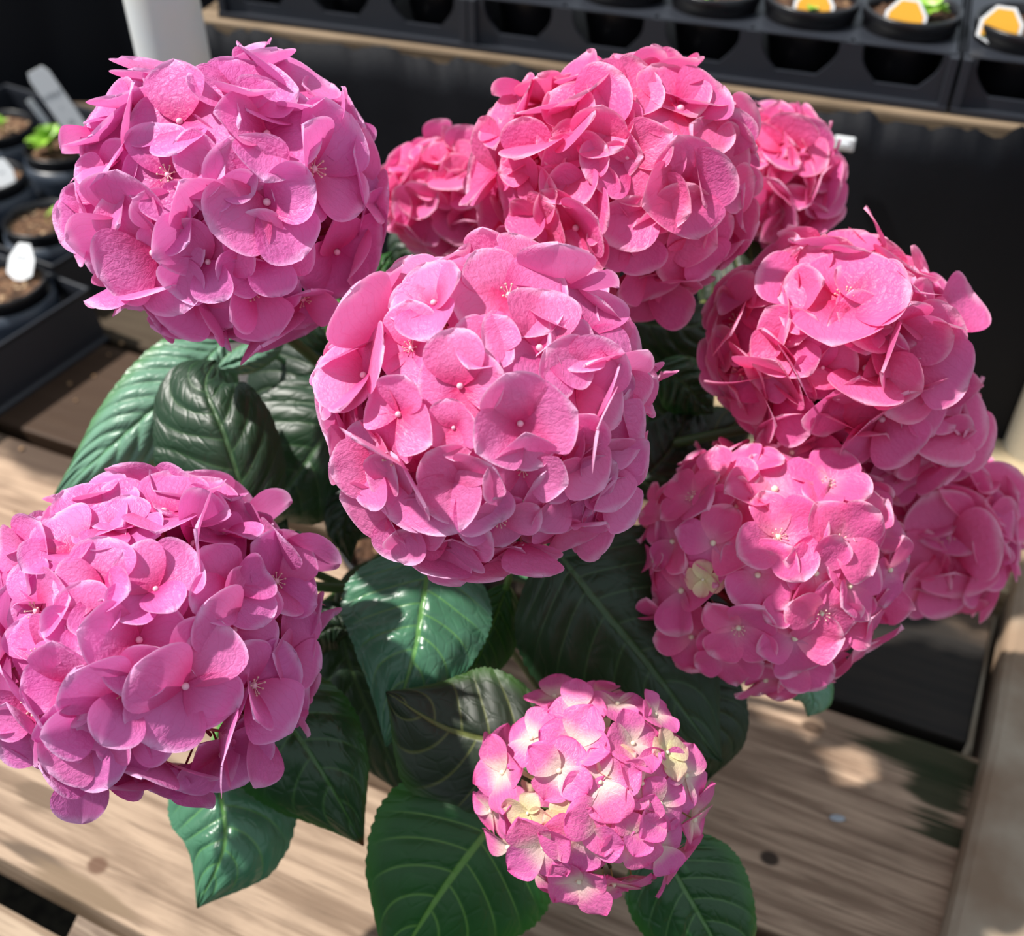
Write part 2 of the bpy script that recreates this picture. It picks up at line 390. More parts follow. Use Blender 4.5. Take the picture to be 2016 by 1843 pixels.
def bez(a, b, c, n=14):
    return [(1 - t) ** 2 * a + 2 * t * (1 - t) * b + t * t * c for t in [i / n for i in range(n + 1)]]
def head(cx, cy, rx, ry, D, deep, style, fr, expl, label, N=80, seed=1, shell=.80, facing=.25, alt=None, jit=.33, inner=10, gapmin=.62):
    """flower head: centre pixel, silhouette radii in pixels, depth of the centre (m), depth radius (m), floret radius (m)"""
    rs = random.Random(seed)
    a = rx * D / F; b = ry * D / F; c = deep
    ctr = P(cx, cy, D)
    hd = empty('flower_head', ctr - POTC)
    hd.parent = plant
    if label: hd['label'] = label
    fl = []
    def put(n, sc, roll, tilt, depthf=1.0, st=style, close=None):
        # n: unit-sphere direction in camera frame (right, up, towards camera)
        p = n[0] * a * shell * depthf * RIGHT + n[1] * b * shell * depthf * UP - n[2] * c * shell * depthf * FWD
        nr = Vector((n[0] / a, n[1] / b, n[2] / c)).normalized()
        w = (nr.x * RIGHT + nr.y * UP - nr.z * FWD)
        w = (w + tilt).normalized()
        q = w.to_track_quat('Z', 'Y').to_matrix().to_4x4() @ Matrix.Rotation(roll, 4, 'Z')
        o = bpy.data.objects.new('floret', FL[st][rs.randrange(len(FL[st]))]); C.objects.link(o); o.parent = hd
        o.matrix_local = Matrix.Translation(p) @ q @ Matrix.Scale(sc, 4)
        fl.append((Vector(n).normalized(), p))
        return o
    dirs = []
    for e in expl:
        x, y, r = e[0], e[1], e[2]; roll = math.radians(e[3]) if len(e) > 3 and e[3] is not None else rs.uniform(0, 6.28)
        st = e[4] if len(e) > 4 else style
        nz = .6
        for _ in range(6):
            dd = D - nz * c * shell
            nx = ((x - W / 2) * dd - (cx - W / 2) * D) / F / a / shell; ny = ((H / 2 - y) * dd - (H / 2 - cy) * D) / F / b / shell
            l = math.hypot(nx, ny)
            if l > .985: nx, ny = nx / l * .985, ny / l * .985
            nz = math.sqrt(max(0, 1 - nx * nx - ny * ny))
        n = Vector((nx, ny, nz)); dirs.append(n)
        put(n, r * (D - nz * c) / F * (1.26 if style in ('pale', 'hot') else 1.14), roll, -FWD * facing + Vector((rs.uniform(-1, 1), rs.uniform(-1, 1), rs.uniform(-1, 1))) * jit * .6, 1.0 + rs.uniform(-.02, .06), st)
    ga = PI * (3 - 5 ** .5); cand = []
    for i in range(N):
        z = 1 - 2 * (i + .5) / N; r = math.sqrt(1 - z * z)
        n = Vector((r * math.cos(ga * i), r * math.sin(ga * i), z))
        n = (n + Vector((rs.gauss(0, 1), rs.gauss(0, 1), rs.gauss(0, 1))) * .07).normalized()
        cand.append(n)
    sp = math.sqrt(4 * PI / N)
    down = Vector((0, -math.sin(PITCH + PI / 2 - .0), 0))
    for n in cand:
        wz = (n.x * RIGHT + n.y * UP - n.z * FWD).z
        if wz < -.80: continue
        if any((n - d).length < sp * gapmin for d in dirs): continue
        put(n, fr * (1.0 if style in ('pale', 'hot') else 1.06) * rs.uniform(.80, 1.12), rs.uniform(0, 6.28),
            Vector((rs.gauss(0, 1), rs.gauss(0, 1), rs.gauss(0, 1))) * jit, rs.uniform(.93, 1.03), (alt if alt and rs.random() < .2 else style))
    for i in range(inner):
        n = Vector((rs.uniform(-.8, .8), rs.uniform(-.8, .8), 1)).normalized()
        put(n, fr * .9, rs.uniform(0, 6.28), Vector((rs.gauss(0, 1), rs.gauss(0, 1), rs.gauss(0, 1))) * .6, .72)
    # branching flower stalk inside the head
    mb = MB(); base = Vector((0, 0, -1)) * min(b, c) * .9
    green = style == 'pale'
    for n, p in fl:
        k = base * .35 + p * .25
        mb.tube(bez(base, k, p * .86, 5), [.0022, .0018, .0014, .0012, .001, .0009], 5)
    o = mb.build('flower_stalk', M['stem'] if green else M['pedicel'], hd, True)
    return ctr, ctr + base

HEADS = []
HEADS.append(head(455, 398, 308, 284, .550, .076, 'mauve', .0265, [
    (360, 248, 100, 20), (522, 272, 112, 45), (335, 348, 100, 10), (435, 337, 84, 60), (522, 398, 118, 100), (607, 337, 118, 20),
    (313, 491, 112, 120), (341, 433, 84, 60), (413, 509, 92, 30), (227, 382, 92, 70), (202, 432, 85, 10), (467, 207, 100, 50),
    (515, 500, 92, 10), (243, 203, 90, 60), (583, 178, 88, 15), (386, 120, 88, 20), (700, 364, 95, 40), (673, 500, 95, 0),
    (261, 590, 88, 20), (386, 585, 88, 50), (494, 565, 88, 10), (172, 490, 88, 35), (143, 346, 84, 15), (180, 280, 85), (640, 225, 90), (600, 590, 80)],
    'big mauve-pink mophead, upper left of the plant', seed=3, N=88))
HEADS.append(head(1212, 368, 274, 250, .600, .075, 'coral', .0265, [
    (1329, 228, 112, 80), (1156, 249, 105, 60), (1235, 312, 98, 30), (1337, 368, 108, 15), (1138, 340, 80, 50), (1140, 442, 98, 45),
    (1238, 456, 76, 20), (1040, 246, 95, 60), (1156, 130, 88, 30), (1459, 270, 92, 10), (1366, 144, 90, 50), (1357, 466, 88, 30),
    (1273, 526, 82, 10), (1310, 570, 80, 60), (1049, 386, 88, 20), (984, 340, 88, 40), (1459, 386, 88, 15), (1225, 200, 85, 40), (1060, 320, 80)],
    'rose-pink mophead at the top of the plant in front of the black cloth', seed=5, N=84))
HEADS.append(head(888, 388, 122, 104, .735, .040, 'coral', .0215, [(880, 340, 65), (840, 410, 60), (905, 400, 65), (815, 445, 55), (930, 320, 60)],
    'partly hidden pink head between the two upper mopheads', seed=6, N=50, inner=4))
HEADS.append(head(1532, 352, 98, 126, .740, .048, 'coral', .0220, [(1540, 240, 60), (1580, 300, 65), (1600, 370, 65), (1560, 420, 65), (1620, 330, 55), (1510, 300, 55), (1625, 405, 55)],
    'pink head half hidden behind the right of the top mophead', seed=7, N=64, inner=5))
HEADS.append(head(1640, 682, 242, 204, .610, .074, 'coral', .0262, [
    (1662, 595, 108, 20), (1801, 702, 120, 45), (1560, 674, 84, 60), (1621, 722, 60, 20), (1730, 815, 95, 45), (1832, 768, 92, 15),
    (1515, 565, 92, 30), (1763, 483, 100, 60), (1865, 565, 92, 30), (1590, 850, 96, 30), (1433, 631, 84, 10), (1449, 735, 88, 50),
    (1773, 578, 82, 0), (1660, 480, 85, 20), (1690, 640, 70, 20), (1500, 790, 85, 15), (1880, 660, 75)],
    'rose-pink mophead at the right, its florets loosely open in the middle', seed=8, N=80, inner=6))
HEADS.append(head(1760, 835, 128, 90, .655, .050, 'coral', .0255, [
    (1730, 825, 90, 45), (1832, 790, 88, 15), (1780, 895, 88, 30), (1879, 835, 85, 60), (1700, 890, 80), (1850, 900, 75)],
    'lower lobe of pink florets hanging beneath the right mophead', seed=9, N=50, inner=4))
HEADS.append(head(1850, 1044, 136, 158, .745, .058, 'coral', .0250, [
    (1868, 1072, 95, 30), (1935, 985, 80, 10), (1820, 960, 75, 40), (1950, 1080, 80, 50), (1860, 1170, 80, 10), (1800, 1100, 75), (1950, 1160, 70)],
    'dusky pink head low at the right, behind the ruffled one', seed=10, N=60, inner=5))
HEADS.append(head(1512, 1100, 262, 256, .620, .072, 'hot', .0195, [
    (1525, 966, 82, 40), (1529, 1059, 78, 15), (1408, 1070, 70, 10), (1492, 1131, 72, 60), (1375, 989, 58, 20), (1344, 1164, 76, 45),
    (1367, 1247, 66, 15), (1417, 951, 66, 60), (1640, 1066, 74, 30), (1602, 1128, 68, 50), (1556, 897, 62, 10),
    (1625, 962, 66, 45), (1456, 1228, 68, 60), (1329, 1066, 62, 10), (1432, 1285, 64, 30), (1563, 1251, 74, 15), (1690, 1270, 68, 40),
    (1506, 1328, 66, 10), (1586, 1335, 66, 60), (1671, 1155, 68, 5), (1702, 1224, 62, 30), (1690, 1030, 62, 10), (1610, 1200, 66), (1740, 1120, 60),
    (1300, 1010, 52), (1392, 1139, 34, 20, 'cream')],
    'ruffled hot-pink head of small florets at the right', seed=12, N=115, inner=8, shell=.86, jit=.48, gapmin=.75))
HEADS.append(head(962, 805, 336, 328, .520, .080, 'rose', .0262, [
    (863, 613, 96, 70), (999, 591, 112, 90), (810, 687, 80, 30), (1058, 689, 108, 60), (1138, 760, 108, 25), (908, 760, 100, 20),
    (729, 743, 100, 60), (797, 815, 92, 80), (1023, 833, 102, 15), (915, 947, 102, 45), (897, 840, 64, 20), (958, 690, 66, 60),
    (1110, 890, 104, 40), (1210, 943, 98, 10), (1266, 825, 95, 45), (1158, 977, 82, 70), (1127, 1064, 92, 30), (1028, 920, 80, 80),
    (980, 1008, 76, 10), (854, 1073, 84, 45), (941, 1090, 90, 20), (1030, 1085, 90, 60), (793, 964, 92, 10), (737, 1015, 88, 50),
    (685, 878, 95, 20), (665, 804, 90, 60), (745, 912, 86, 30), (1114, 543, 92, 10), (1193, 591, 92, 50), (1245, 660, 92, 20),
    (919, 510, 84, 40), (1062, 500, 84, 10), (832, 540, 88, 60), (732, 600, 90, 30), (1270, 747, 84, 0), (1280, 900, 84, 60), (1245, 1008, 84, 30)],
    'biggest pink mophead, in the middle of the plant', seed=14, N=90, jit=.40))
HEADS.append(head(298, 1254, 338, 332, .535, .082, 'mauve', .0272, [
    (323, 1018, 116, 45), (150, 1088, 94, 70), (212, 1167, 92, 90), (74, 1202, 100, 45), (177, 1229, 80, 0), (274, 1260, 106, 60),
    (307, 1167, 90, 20), (445, 1163, 90, 80), (456, 1239, 102, 30), (361, 1343, 116, 45), (491, 1346, 104, 0), (78, 1290, 84, 60),
    (181, 1457, 100, 30), (144, 1342, 92, 10), (264, 1437, 92, 60), (536, 1148, 90, 10), (165, 960, 88, 40), (392, 965, 88, 10),
    (289, 1540, 96, 30), (150, 1535, 92, 60), (433, 1478, 96, 15), (62, 1010, 88, 45), (560, 1290, 86, 30), (30, 1400, 84, 10), (440, 1050, 84), (60, 1470, 80), (240, 1050, 80)],
    'big mauve-pink mophead at the lower left, above the boards', seed=16, N=90, jit=.38))
HEADS.append(head(1168, 1548, 222, 206, .555, .048, 'pale', .0185, [
    (1137, 1471, 62, 20), (1105, 1519, 62, 70), (1181, 1540, 62, 30), (1188, 1604, 66, 80), (1076, 1659, 64, 45), (1048, 1597, 40, 10, 'cream'),
    (1149, 1644, 66, 85), (1245, 1464, 56, 60), (1239, 1641, 56, 20), (1264, 1618, 52, 60), (1297, 1582, 58, 10), (1309, 1484, 46, 45, 'cream'),
    (1139, 1409, 50, 60), (1213, 1395, 52, 10), (1282, 1415, 42, 45), (1047, 1454, 54, 30), (999, 1522, 60, 60), (975, 1594, 50, 10),
    (1386, 1618, 62, 45), (1344, 1528, 56, 15), (1326, 1692, 62, 30), (1008, 1662, 60, 10), (1142, 1725, 62, 50), (1207, 1735, 58, 20),
    (1118, 1760, 46, 60), (1190, 1770, 48, 10), (1252, 1745, 50, 45), (1261, 1543, 58, 20), (1053, 1722, 52, 15), (1210, 1500, 40, 10, 'cream'),
    (1115, 1610, 44, 30, 'cream'), (1290, 1660, 52, 10)],
    'small young head of white florets with pink edges, lowest on the plant', seed=18, N=42, inner=3, shell=.88, jit=.35, alt='cream', gapmin=1.2))

# young unopened buds in the middle of the small head
mb = MB()
for x, y in ((1199, 1440), (1191, 1468), (1203, 1478), (1196, 1490), (1210, 1484), (1186, 1455)):
    mb.sphere(P(x, y, .528) - POTC, .0022, 8, 6)
    mb.tube([P(x, y, .528) - POTC, P(x - 4, y + 30, .545) - POTC], .0007, 5)
o = mb.build('flower_bud', PM['pale'], plant, True); o['label'] = 'tight pink buds inside the small young head'
a_ = link('tmp', [(0, 0, 0)], [], M['stem']); bpy.data.objects.remove(a_)

# pot, soil and stems
def pot_mesh(mb, r, h, taper=.74, n=48, t=.0016):
    mb.lathe([(0, 0), (r * taper, 0), (r * taper + .001, .001), (r * .965, h - .012), (r * .965, h - .011), (r, h - .010), (r + .001, h - .001), (r, h),
              (r - .0025, h), (r - .003, h - .011), (r * .93, h - .013), (r * taper - t, t * 2), (0, t * 2)], n)
mb = MB(); pot_mesh(mb, .074, .135)
mb.build('plant_pot', M['pot'], plant, True)
def soil_disc(r, h, amp, seed, n=26, rings=12):
    vs = [(0, 0, h)]; fs = []
    for i in range(1, rings + 1):
        for k in range(n * 2):
            a = 2 * PI * k / (n * 2); rr = r * i / rings
            p = Vector((rr * math.cos(a), rr * math.sin(a), 0))
            z = h + amp * (noise.noise(p * 160 + Vector((seed, 0, 0))) + .6 * noise.noise(p * 420 + Vector((0, seed, 0)))) * (1 if i < rings else .3)
            vs.append((p.x, p.y, z))
    m = n * 2
    for k in range(m): fs.append((0, 1 + k, 1 + (k + 1) % m))
    for i in range(rings - 1):
        for k in range(m): fs.append((1 + i * m + k, 1 + (i + 1) * m + k, 1 + (i + 1) * m + (k + 1) % m, 1 + i * m + (k + 1) % m))
    return vs, fs
vs, fs = soil_disc(.070, .118, .003, 3)
link('soil', vs, fs, M['soildark'], plant)
for i, (ctr, bs) in enumerate(HEADS):
    an = i * 2.4; st = Vector((math.cos(an) * .022, math.sin(an) * .022, .115))
    e = bs - POTC
    k = Vector((e.x * .35, e.y * .35, max(.16, e.z * .72))) if i != 11 and e.z > .24 else Vector((e.x * .75, e.y * .75, .10))
    mb = MB(); pts = bez(st, k, e, 16); mb.tube(pts, [.0046 - .0018 * j / 16 for j in range(17)], 10)
    if i != 5: mb.build('stem', M['stem'], plant, True)

# leaves -----------------------------------------------------------
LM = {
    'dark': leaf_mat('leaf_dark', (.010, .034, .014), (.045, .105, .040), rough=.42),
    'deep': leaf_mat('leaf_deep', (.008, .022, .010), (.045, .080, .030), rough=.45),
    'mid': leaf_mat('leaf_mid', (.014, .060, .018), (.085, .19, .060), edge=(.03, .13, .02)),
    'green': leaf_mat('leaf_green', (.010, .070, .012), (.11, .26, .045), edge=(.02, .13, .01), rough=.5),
    'pale': leaf_mat('leaf_pale_sheen', (.13, .27, .185), (.12, .30, .15), rough=.36, nv=11.0, edge=(.07, .20, .06), spot=(.26, .27, .02)),  # base lightened to paint in the sky sheen on the big leaf
    'lit': leaf_mat('leaf_lit', (.055, .165, .095), (.12, .30, .08), rough=.28, nv=7.0),  # brighter base paints reflected light into the leaf colour
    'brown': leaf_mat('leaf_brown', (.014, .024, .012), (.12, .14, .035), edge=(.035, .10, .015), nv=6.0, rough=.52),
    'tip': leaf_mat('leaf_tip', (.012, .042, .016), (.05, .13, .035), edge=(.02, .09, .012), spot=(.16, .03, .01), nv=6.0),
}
def cr(pts, t):
    n = len(pts) - 1; s = min(t * n, n - 1e-6); i = int(s); f = s - i
    g = lambda k: Vector(pts[max(0, min(n, k))]) if 0 <= k <= n else (Vector(pts[0]) * 2 - Vector(pts[1]) if k < 0 else Vector(pts[n]) * 2 - Vector(pts[n - 1]))
    p0, p1, p2, p3 = g(i - 1), g(i), g(i + 1), g(i + 2)
    return .5 * ((2 * p1) + (-p0 + p2) * f + (2 * p0 - 5 * p1 + 4 * p2 - p3) * f * f + (-p0 + 3 * p1 - 3 * p2 + p3) * f ** 3)
def leaf(mids, wl, wr, dl, dr, mat, label=None, nv=8.0, sl=.24, amp=.0013, peak=.42, pet=True, seed=0, crimp=0.0, petto=None):
    """midrib (x, y, depth) from base to tip; half widths (px) left and right of the direction of travel; depth change of each edge (m)"""
    NU, NV = 72, 44
    vs = []; uv = []
    ppow = math.log(.5) / math.log(peak)
    for i in range(NU + 1):
        u = i / NU
        m = cr(mids, u); t = cr(mids, min(1, u + .01)) - cr(mids, max(0, u - .01))
        tx, ty = t.x, t.y; l = math.hypot(tx, ty) or 1; nx, ny = ty / l, -tx / l      # left of travel on screen (y down)
        f = max(0.0, math.sin(PI * u ** ppow)) ** .82
        if u > .72: f *= 1 - .42 * ((u - .72) / .28) ** 1.2
        f = max(f, .012)
        saw = ((u * 27) % 1.0)
        for j in range(NV + 1):
            v = -1 + 2 * j / NV; av = abs(v)
            wd = (wl if v < 0 else wr); de = (dl if v < 0 else dr)
            w = wd * f * av * (1 + (.034 * (saw - .5) if av > .93 else 0)) * (1 if v >= 0 else 1)
            sx = -1 if v > 0 else 1
            x = m.x + nx * w * sx; y = m.y + ny * w * sx
            # side veins are sunk, the blade puffs between them
            tt = (u - sl * av ** 1.35) * nv + (.22 if v > 0 else -.22)
            fr = abs(((tt + 20) % 1) - .5)
            puff = math.sin(min(fr * 2, 1) * PI / 2) * (1 - av ** 4) * (av ** .5) * (f ** .5)
            nz = noise.noise(Vector((u * 4 + seed, v * 2.5, seed * 1.7)))
            d = m.z + de * f * av ** 1.6 - amp * 1.6 * puff + .0022 * nz + crimp * math.sin(u * 26 + v * 2) * av ** 3 * .002
            d -= .0015 * math.exp(-(v / .06) ** 2) * -1 * f
            vs.append(P(x, y, d) - POTC); uv.append((u, j / NV))
    fs = []
    for i in range(NU):
        for j in range(NV):
            q = i * (NV + 1) + j; fs.append((q, q + 1, q + NV + 2, q + NV + 1))
    if pet:
        mb = MB(); b0 = vs[NV // 2]; dirv = (b0 - vs[3 * (NV + 1) + NV // 2]).normalized()
        e = Vector(petto) - POTC if petto else Vector((b0.x * .25, b0.y * .25, max(.10, b0.z * .62)))
        mb.tube(bez(b0 - dirv * .004, b0 + dirv * .03, e, 10), .0021, 8)
        k = len(vs); vs += mb.v; uv += [(.1, .5)] * len(mb.v); fs += [tuple(k + q for q in f) for f in mb.f]
    o = link('leaf', vs, fs, LM[mat], plant, uv=uv)
    if label: o['label'] = label
    return o
G = leaf
G([(440, 672, .700), (370, 745, .685), (250, 850, .675), (100, 985, .69)], 112, 95, .018, .010, 'pale', 'ridged grey-green leaf with a pale sheen painted in', nv=11, amp=.0024, seed=1, peak=.40)
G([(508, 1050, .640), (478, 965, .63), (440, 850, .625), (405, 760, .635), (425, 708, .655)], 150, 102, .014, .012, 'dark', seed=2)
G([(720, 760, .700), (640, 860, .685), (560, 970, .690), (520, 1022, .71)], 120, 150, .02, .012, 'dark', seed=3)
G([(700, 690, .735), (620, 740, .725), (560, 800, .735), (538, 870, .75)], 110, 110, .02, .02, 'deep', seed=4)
G([(430, 725, .690), (480, 705, .685), (530, 683, .690), (568, 662, .70)], 26, 34, .006, .01, 'pale', seed=5, nv=8, pet=False)
G([(700, 700, .74), (640, 680, .735), (560, 700, .74), (470, 735, .76)], 60, 60, .01, .01, 'deep', seed=25)
G([(610, 1098, .640), (575, 1085, .640), (550, 1055, .65), (565, 1020, .665)], 30, 40, .006, .006, 'deep', seed=6, pet=False)
G([(850, 1080, .632), (832, 1190, .615), (812, 1300, .605), (760, 1470, .615)], 140, 160, .012, .014, 'lit', 'glossy green leaf with painted light sheen and sunken veins', nv=7, seed=7, peak=.38, amp=.002)
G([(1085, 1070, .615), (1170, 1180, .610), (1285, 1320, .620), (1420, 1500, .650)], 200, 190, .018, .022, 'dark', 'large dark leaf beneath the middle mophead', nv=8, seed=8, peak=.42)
G([(1330, 1290, .66), (1370, 1370, .66), (1400, 1450, .665), (1385, 1545, .685)], 90, 95, .01, .012, 'deep', seed=9)
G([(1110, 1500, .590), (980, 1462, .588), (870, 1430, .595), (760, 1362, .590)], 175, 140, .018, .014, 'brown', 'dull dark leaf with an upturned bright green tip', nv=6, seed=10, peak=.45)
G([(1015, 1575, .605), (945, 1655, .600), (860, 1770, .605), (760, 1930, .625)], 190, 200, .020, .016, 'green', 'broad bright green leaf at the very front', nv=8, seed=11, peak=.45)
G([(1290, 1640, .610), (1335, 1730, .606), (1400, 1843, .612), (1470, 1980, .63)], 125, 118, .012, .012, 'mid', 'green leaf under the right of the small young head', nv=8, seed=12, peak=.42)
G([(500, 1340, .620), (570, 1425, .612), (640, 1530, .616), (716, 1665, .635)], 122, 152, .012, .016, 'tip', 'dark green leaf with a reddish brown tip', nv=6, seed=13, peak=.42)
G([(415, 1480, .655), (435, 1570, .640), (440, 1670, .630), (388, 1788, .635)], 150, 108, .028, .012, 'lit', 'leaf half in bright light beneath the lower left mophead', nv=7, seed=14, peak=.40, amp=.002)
G([(665, 1190, .680), (690, 1310, .680), (745, 1440, .685), (800, 1570, .70)], 95, 110, .015, .015, 'deep', seed=15)
G([(690, 1240, .665), (655, 1235, .66), (620, 1260, .665), (590, 1330, .68)], 45, 55, .01, .01, 'deep', seed=16, pet=False)
G([(1000, 1150, .655), (970, 1230, .655), (940, 1300, .66), (915, 1350, .67)], 60, 60, .01, .01, 'green', seed=17)
G([(1290, 720, .700), (1340, 750, .695), (1375, 785, .70), (1405, 815, .71)], 55, 62, .01, .01, 'mid', 'mottled light green leaf right of the middle mophead', seed=18, amp=.0028, nv=6)
G([(1250, 880, .715), (1330, 890, .71), (1420, 850, .715), (1500, 800, .73)], 70, 75, .012, .012, 'brown', seed=19)
G([(1230, 960, .70), (1290, 920, .695), (1340, 850, .70), (1350, 770, .715)], 75, 75, .012, .012, 'deep', seed=20)
G([(660, 600, .690), (710, 570, .685), (750, 530, .690), (772, 495, .70)], 45, 40, .01, .01, 'green', seed=21)
G([(900, 560, .80), (850, 510, .79), (800, 490, .80), (770, 520, .81)], 60, 60, .012, .012, 'deep', seed=22)
G([(1380, 600, .76), (1440, 560, .75), (1490, 510, .755), (1530, 470, .77)], 75, 70, .012, .012, 'brown', seed=23)
G([(1540, 1280, .68), (1575, 1325, .675), (1600, 1375, .68), (1590, 1412, .69)], 52, 42, .01, .01, 'pale', 'small grey-green leaf tip under the ruffled head', seed=24)
G([(1200, 620, .72), (1290, 640, .715), (1370, 640, .72), (1430, 600, .735)], 80, 80, .012, .012, 'deep', seed=26)
G([(1180, 720, .76), (1280, 790, .755), (1340, 860, .76), (1370, 950, .775)], 90, 90, .012, .012, 'deep', seed=27)
G([(1240, 1040, .67), (1290, 1110, .665), (1330, 1190, .67), (1350, 1290, .685)], 95, 95, .012, .012, 'deep', seed=28)
G([(740, 1010, .70), (700, 990, .69), (680, 1040, .69), (690, 1110, .70)], 50, 50, .01, .01, 'deep', seed=29, pet=False)
G([(560, 610, .72), (620, 640, .715), (670, 630, .72), (720, 590, .73)], 50, 50, .01, .01, 'deep', seed=30)

for a, b, c, r in ((P(505, 1052, .642), P(560, 1110, .66), P(715, 1168, .70), .0026), (P(585, 1150, .655), P(640, 1160, .66), P(730, 1156, .68), .0032)):
    mb = MB(); mb.tube(bez(a - POTC, b - POTC, c - POTC, 12), r, 10); mb.build('stem', M['stem'], plant, True)

# ------------------------------------------------------------------ the wooden bench
bench = tag(empty('potting_bench', on(900, 1300, -.036)), 'weathered plank bench with gaps between the boards, under the hydrangea', 'bench')
BO = bench.location.copy()
def board(name, a, b, c, d, z, th, mat, label=None, parent=bench, org=None, bev=.0025, rough=0.0):
    """top corners given as world points: a-b near/left long side from left to right end, d-c the far side"""
    ctr = (a + b + c + d) / 4; ctr.z = z
    ex = ((b - a) + (c - d)).normalized(); ez = Vector((0, 0, 1)); ey = ez.cross(ex).normalized()
    R = Matrix((ex, ey, ez)).transposed()
    RT = R.transposed()
    la, lb, lc, ld = [RT @ (Vector((p.x, p.y, z)) - ctr) for p in (a, b, c, d)]
    n = 40; vs = []; fs = []
    for zz in (0, -th):
        for i in range(n + 1):
            t = i / n
            for (p, q, s) in ((la, lb, 1), (ld, lc, -1)):
                v = p.lerp(q, t); v.y += rough * noise.noise(Vector((v.x * 12, s * 3, zz * 30))); v.z += zz; vs.append(v)
    k = 2 * (n + 1)
    for i in range(n):
        fs.append((2 * i, 2 * i + 2, 2 * i + 3, 2 * i + 1)); fs.append((k + 2 * i, k + 2 * i + 1, k + 2 * i + 3, k + 2 * i + 2))
        fs.append((2 * i, k + 2 * i, k + 2 * i + 2, 2 * i + 2)); fs.append((2 * i + 1, 2 * i + 3, k + 2 * i + 3, k + 2 * i + 1))
    fs.append((0, 1, k + 1, k)); fs.append((2 * n, k + 2 * n, k + 2 * n + 1, 2 * n + 1))
    o = link(name, vs, fs, mat, parent, smooth=False)
    o.matrix_local = Matrix.Translation(ctr - (parent.location if parent else Vector((0, 0, 0)))) @ R.to_4x4()
    bm = o.modifiers.new('bevel', 'BEVEL'); bm.width = bev; bm.segments = 2; bm.limit_method = 'ANGLE'; bm.angle_limit = .6
    if label: o['label'] = label
    return o, (lambda px, py: RT @ (on(px, py, z) - ctr))
def lay(p, q, x): return p[1] + (q[1] - p[1]) * (x - p[0]) / (q[0] - p[0])
EM = ((0, 420), (2016, 862)); E0 = ((0, 612), (2016, 1182)); E1 = ((0, 838), (2016, 1506)); E2 = ((0, 1235), (1460, 1812)); E3 = ((0, 1698), (1000, 2230))
def plank(near, far, x0, x1, gapn, gapf, mat, **k):
    """board between two traced lines; x0/x1 pixel extents on the near line"""
    a = on(x0, lay(*near, x0) - gapn); b = on(x1, lay(*near, x1) - gapn)
    c = on(x1 + 60, lay(*far, x1 + 60) + gapf); d = on(x0, lay(*far, x0) + gapf)
    return board('board', a, b, c, d, 0, .034, mat, **k)
WL, WD = (.50, .355, .250), (.25, .165, .112)
def loc_spots(near, far, x0, x1, gapn, gapf, raw):
    a = on(x0, lay(*near, x0) - gapn); b = on(x1, lay(*near, x1) - gapn); c = on(x1 + 60, lay(*far, x1 + 60) + gapf); d = on(x0, lay(*far, x0) + gapf)
    ctr = (a + b + c + d) / 4; ctr.z = 0
    ex = ((b - a) + (c - d)).normalized(); ez = Vector((0, 0, 1)); ey = ez.cross(ex).normalized(); RT = Matrix((ex, ey, ez))
    out = []
    for (px, py, rx, ry, col, rag) in raw:
        v = RT @ (on(px, py) - ctr); out.append((v.x, v.y, rx, ry, col, rag))
    return out
MOSS = (.020, .030, .010); DK = (.06, .035, .022)
sp1 = loc_spots(E2, E1, -700, 1905, 6, 16, [(1850, 1500, .060, .022, MOSS, .9), (1845, 1560, .026, .024, MOSS, .7), (1880, 1650, .034, .009, MOSS, .9),
     (1600, 1432, .010, .006, DK, .1), (1515, 1690, .0075, .006, (.03, .02, .015), .05), (150, 900, .10, .05, (.055, .035, .025), .5)])
plank(E2, E1, -700, 1905, 6, 16, wood_mat('wood_middle', WD, WL, sp1, seed=1), label='broad pale board with knots and green mould at its right end', rough=.002)
sp2 = loc_spots(E3, E2, -700, 2300, 8, 22, [(192, 1704, .0085, .007, (.13, .07, .045), .05), (80, 1570, .02, .012, (.16, .11, .075), .8), (70, 1690, .03, .006, (.12, .085, .06), .9), (150, 1750, .05, .010, (.20, .14, .09), .6)])
plank(E3, E2, -700, 2300, 8, 22, wood_mat('wood_front', (.21, .143, .098), (.41, .300, .215), sp2, seed=5), label='sunlit front board with a round knot', rough=.001)
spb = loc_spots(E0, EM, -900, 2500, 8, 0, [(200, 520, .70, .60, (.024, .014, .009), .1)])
sp0 = loc_spots(E1, E0, -900, 1905, 8, 8, [(1750, 1320, .26, .10, (.010, .010, .010), .35), (150, 790, .34, .12, (.045, .024, .014), .3), (1960, 1170, .03, .012, (.55, .36, .14), .7)])  # right end goes nearly black, left part dark brown
plank(E1, E0, -900, 1905, 8, 8, wood_mat('wood_dark_end', (.10, .065, .042), (.22, .15, .10), sp0, seed=9, rough=.6), label='board nearly black at its right end', rough=.003)
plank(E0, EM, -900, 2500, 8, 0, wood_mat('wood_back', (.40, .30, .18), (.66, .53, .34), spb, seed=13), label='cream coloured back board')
a = on(-300, 1780); b = on(700, 2380); c = on(700, 2700); d = on(-500, 2100)
ln = ((0, 1778), (290, 1935))
a = on(-400, lay(*ln, -400) + 260); b = on(600, lay(*ln, 600) + 300); c = on(600, lay(*ln, 600)); d = on(-400, lay(*ln, -400))
board('board', a, b, c, d, 0, .034, wood_mat('wood_edge', (.22, .15, .10), (.42, .32, .23), [], seed=17), label='sliver of board in the bottom left corner')
# cross bearer seen in the gap at the bottom left
a = on(118, 1870, -.036); b = on(300, 1990, -.036); c = on(380, 1800, -.036); d = on(205, 1690, -.036)
board('bearer', a, b, c, d, -.036, .06, wood_mat('wood_bearer', (.18, .13, .10), (.40, .32, .25), [], seed=21), label='rough cross bearer under the gap', bev=.004)
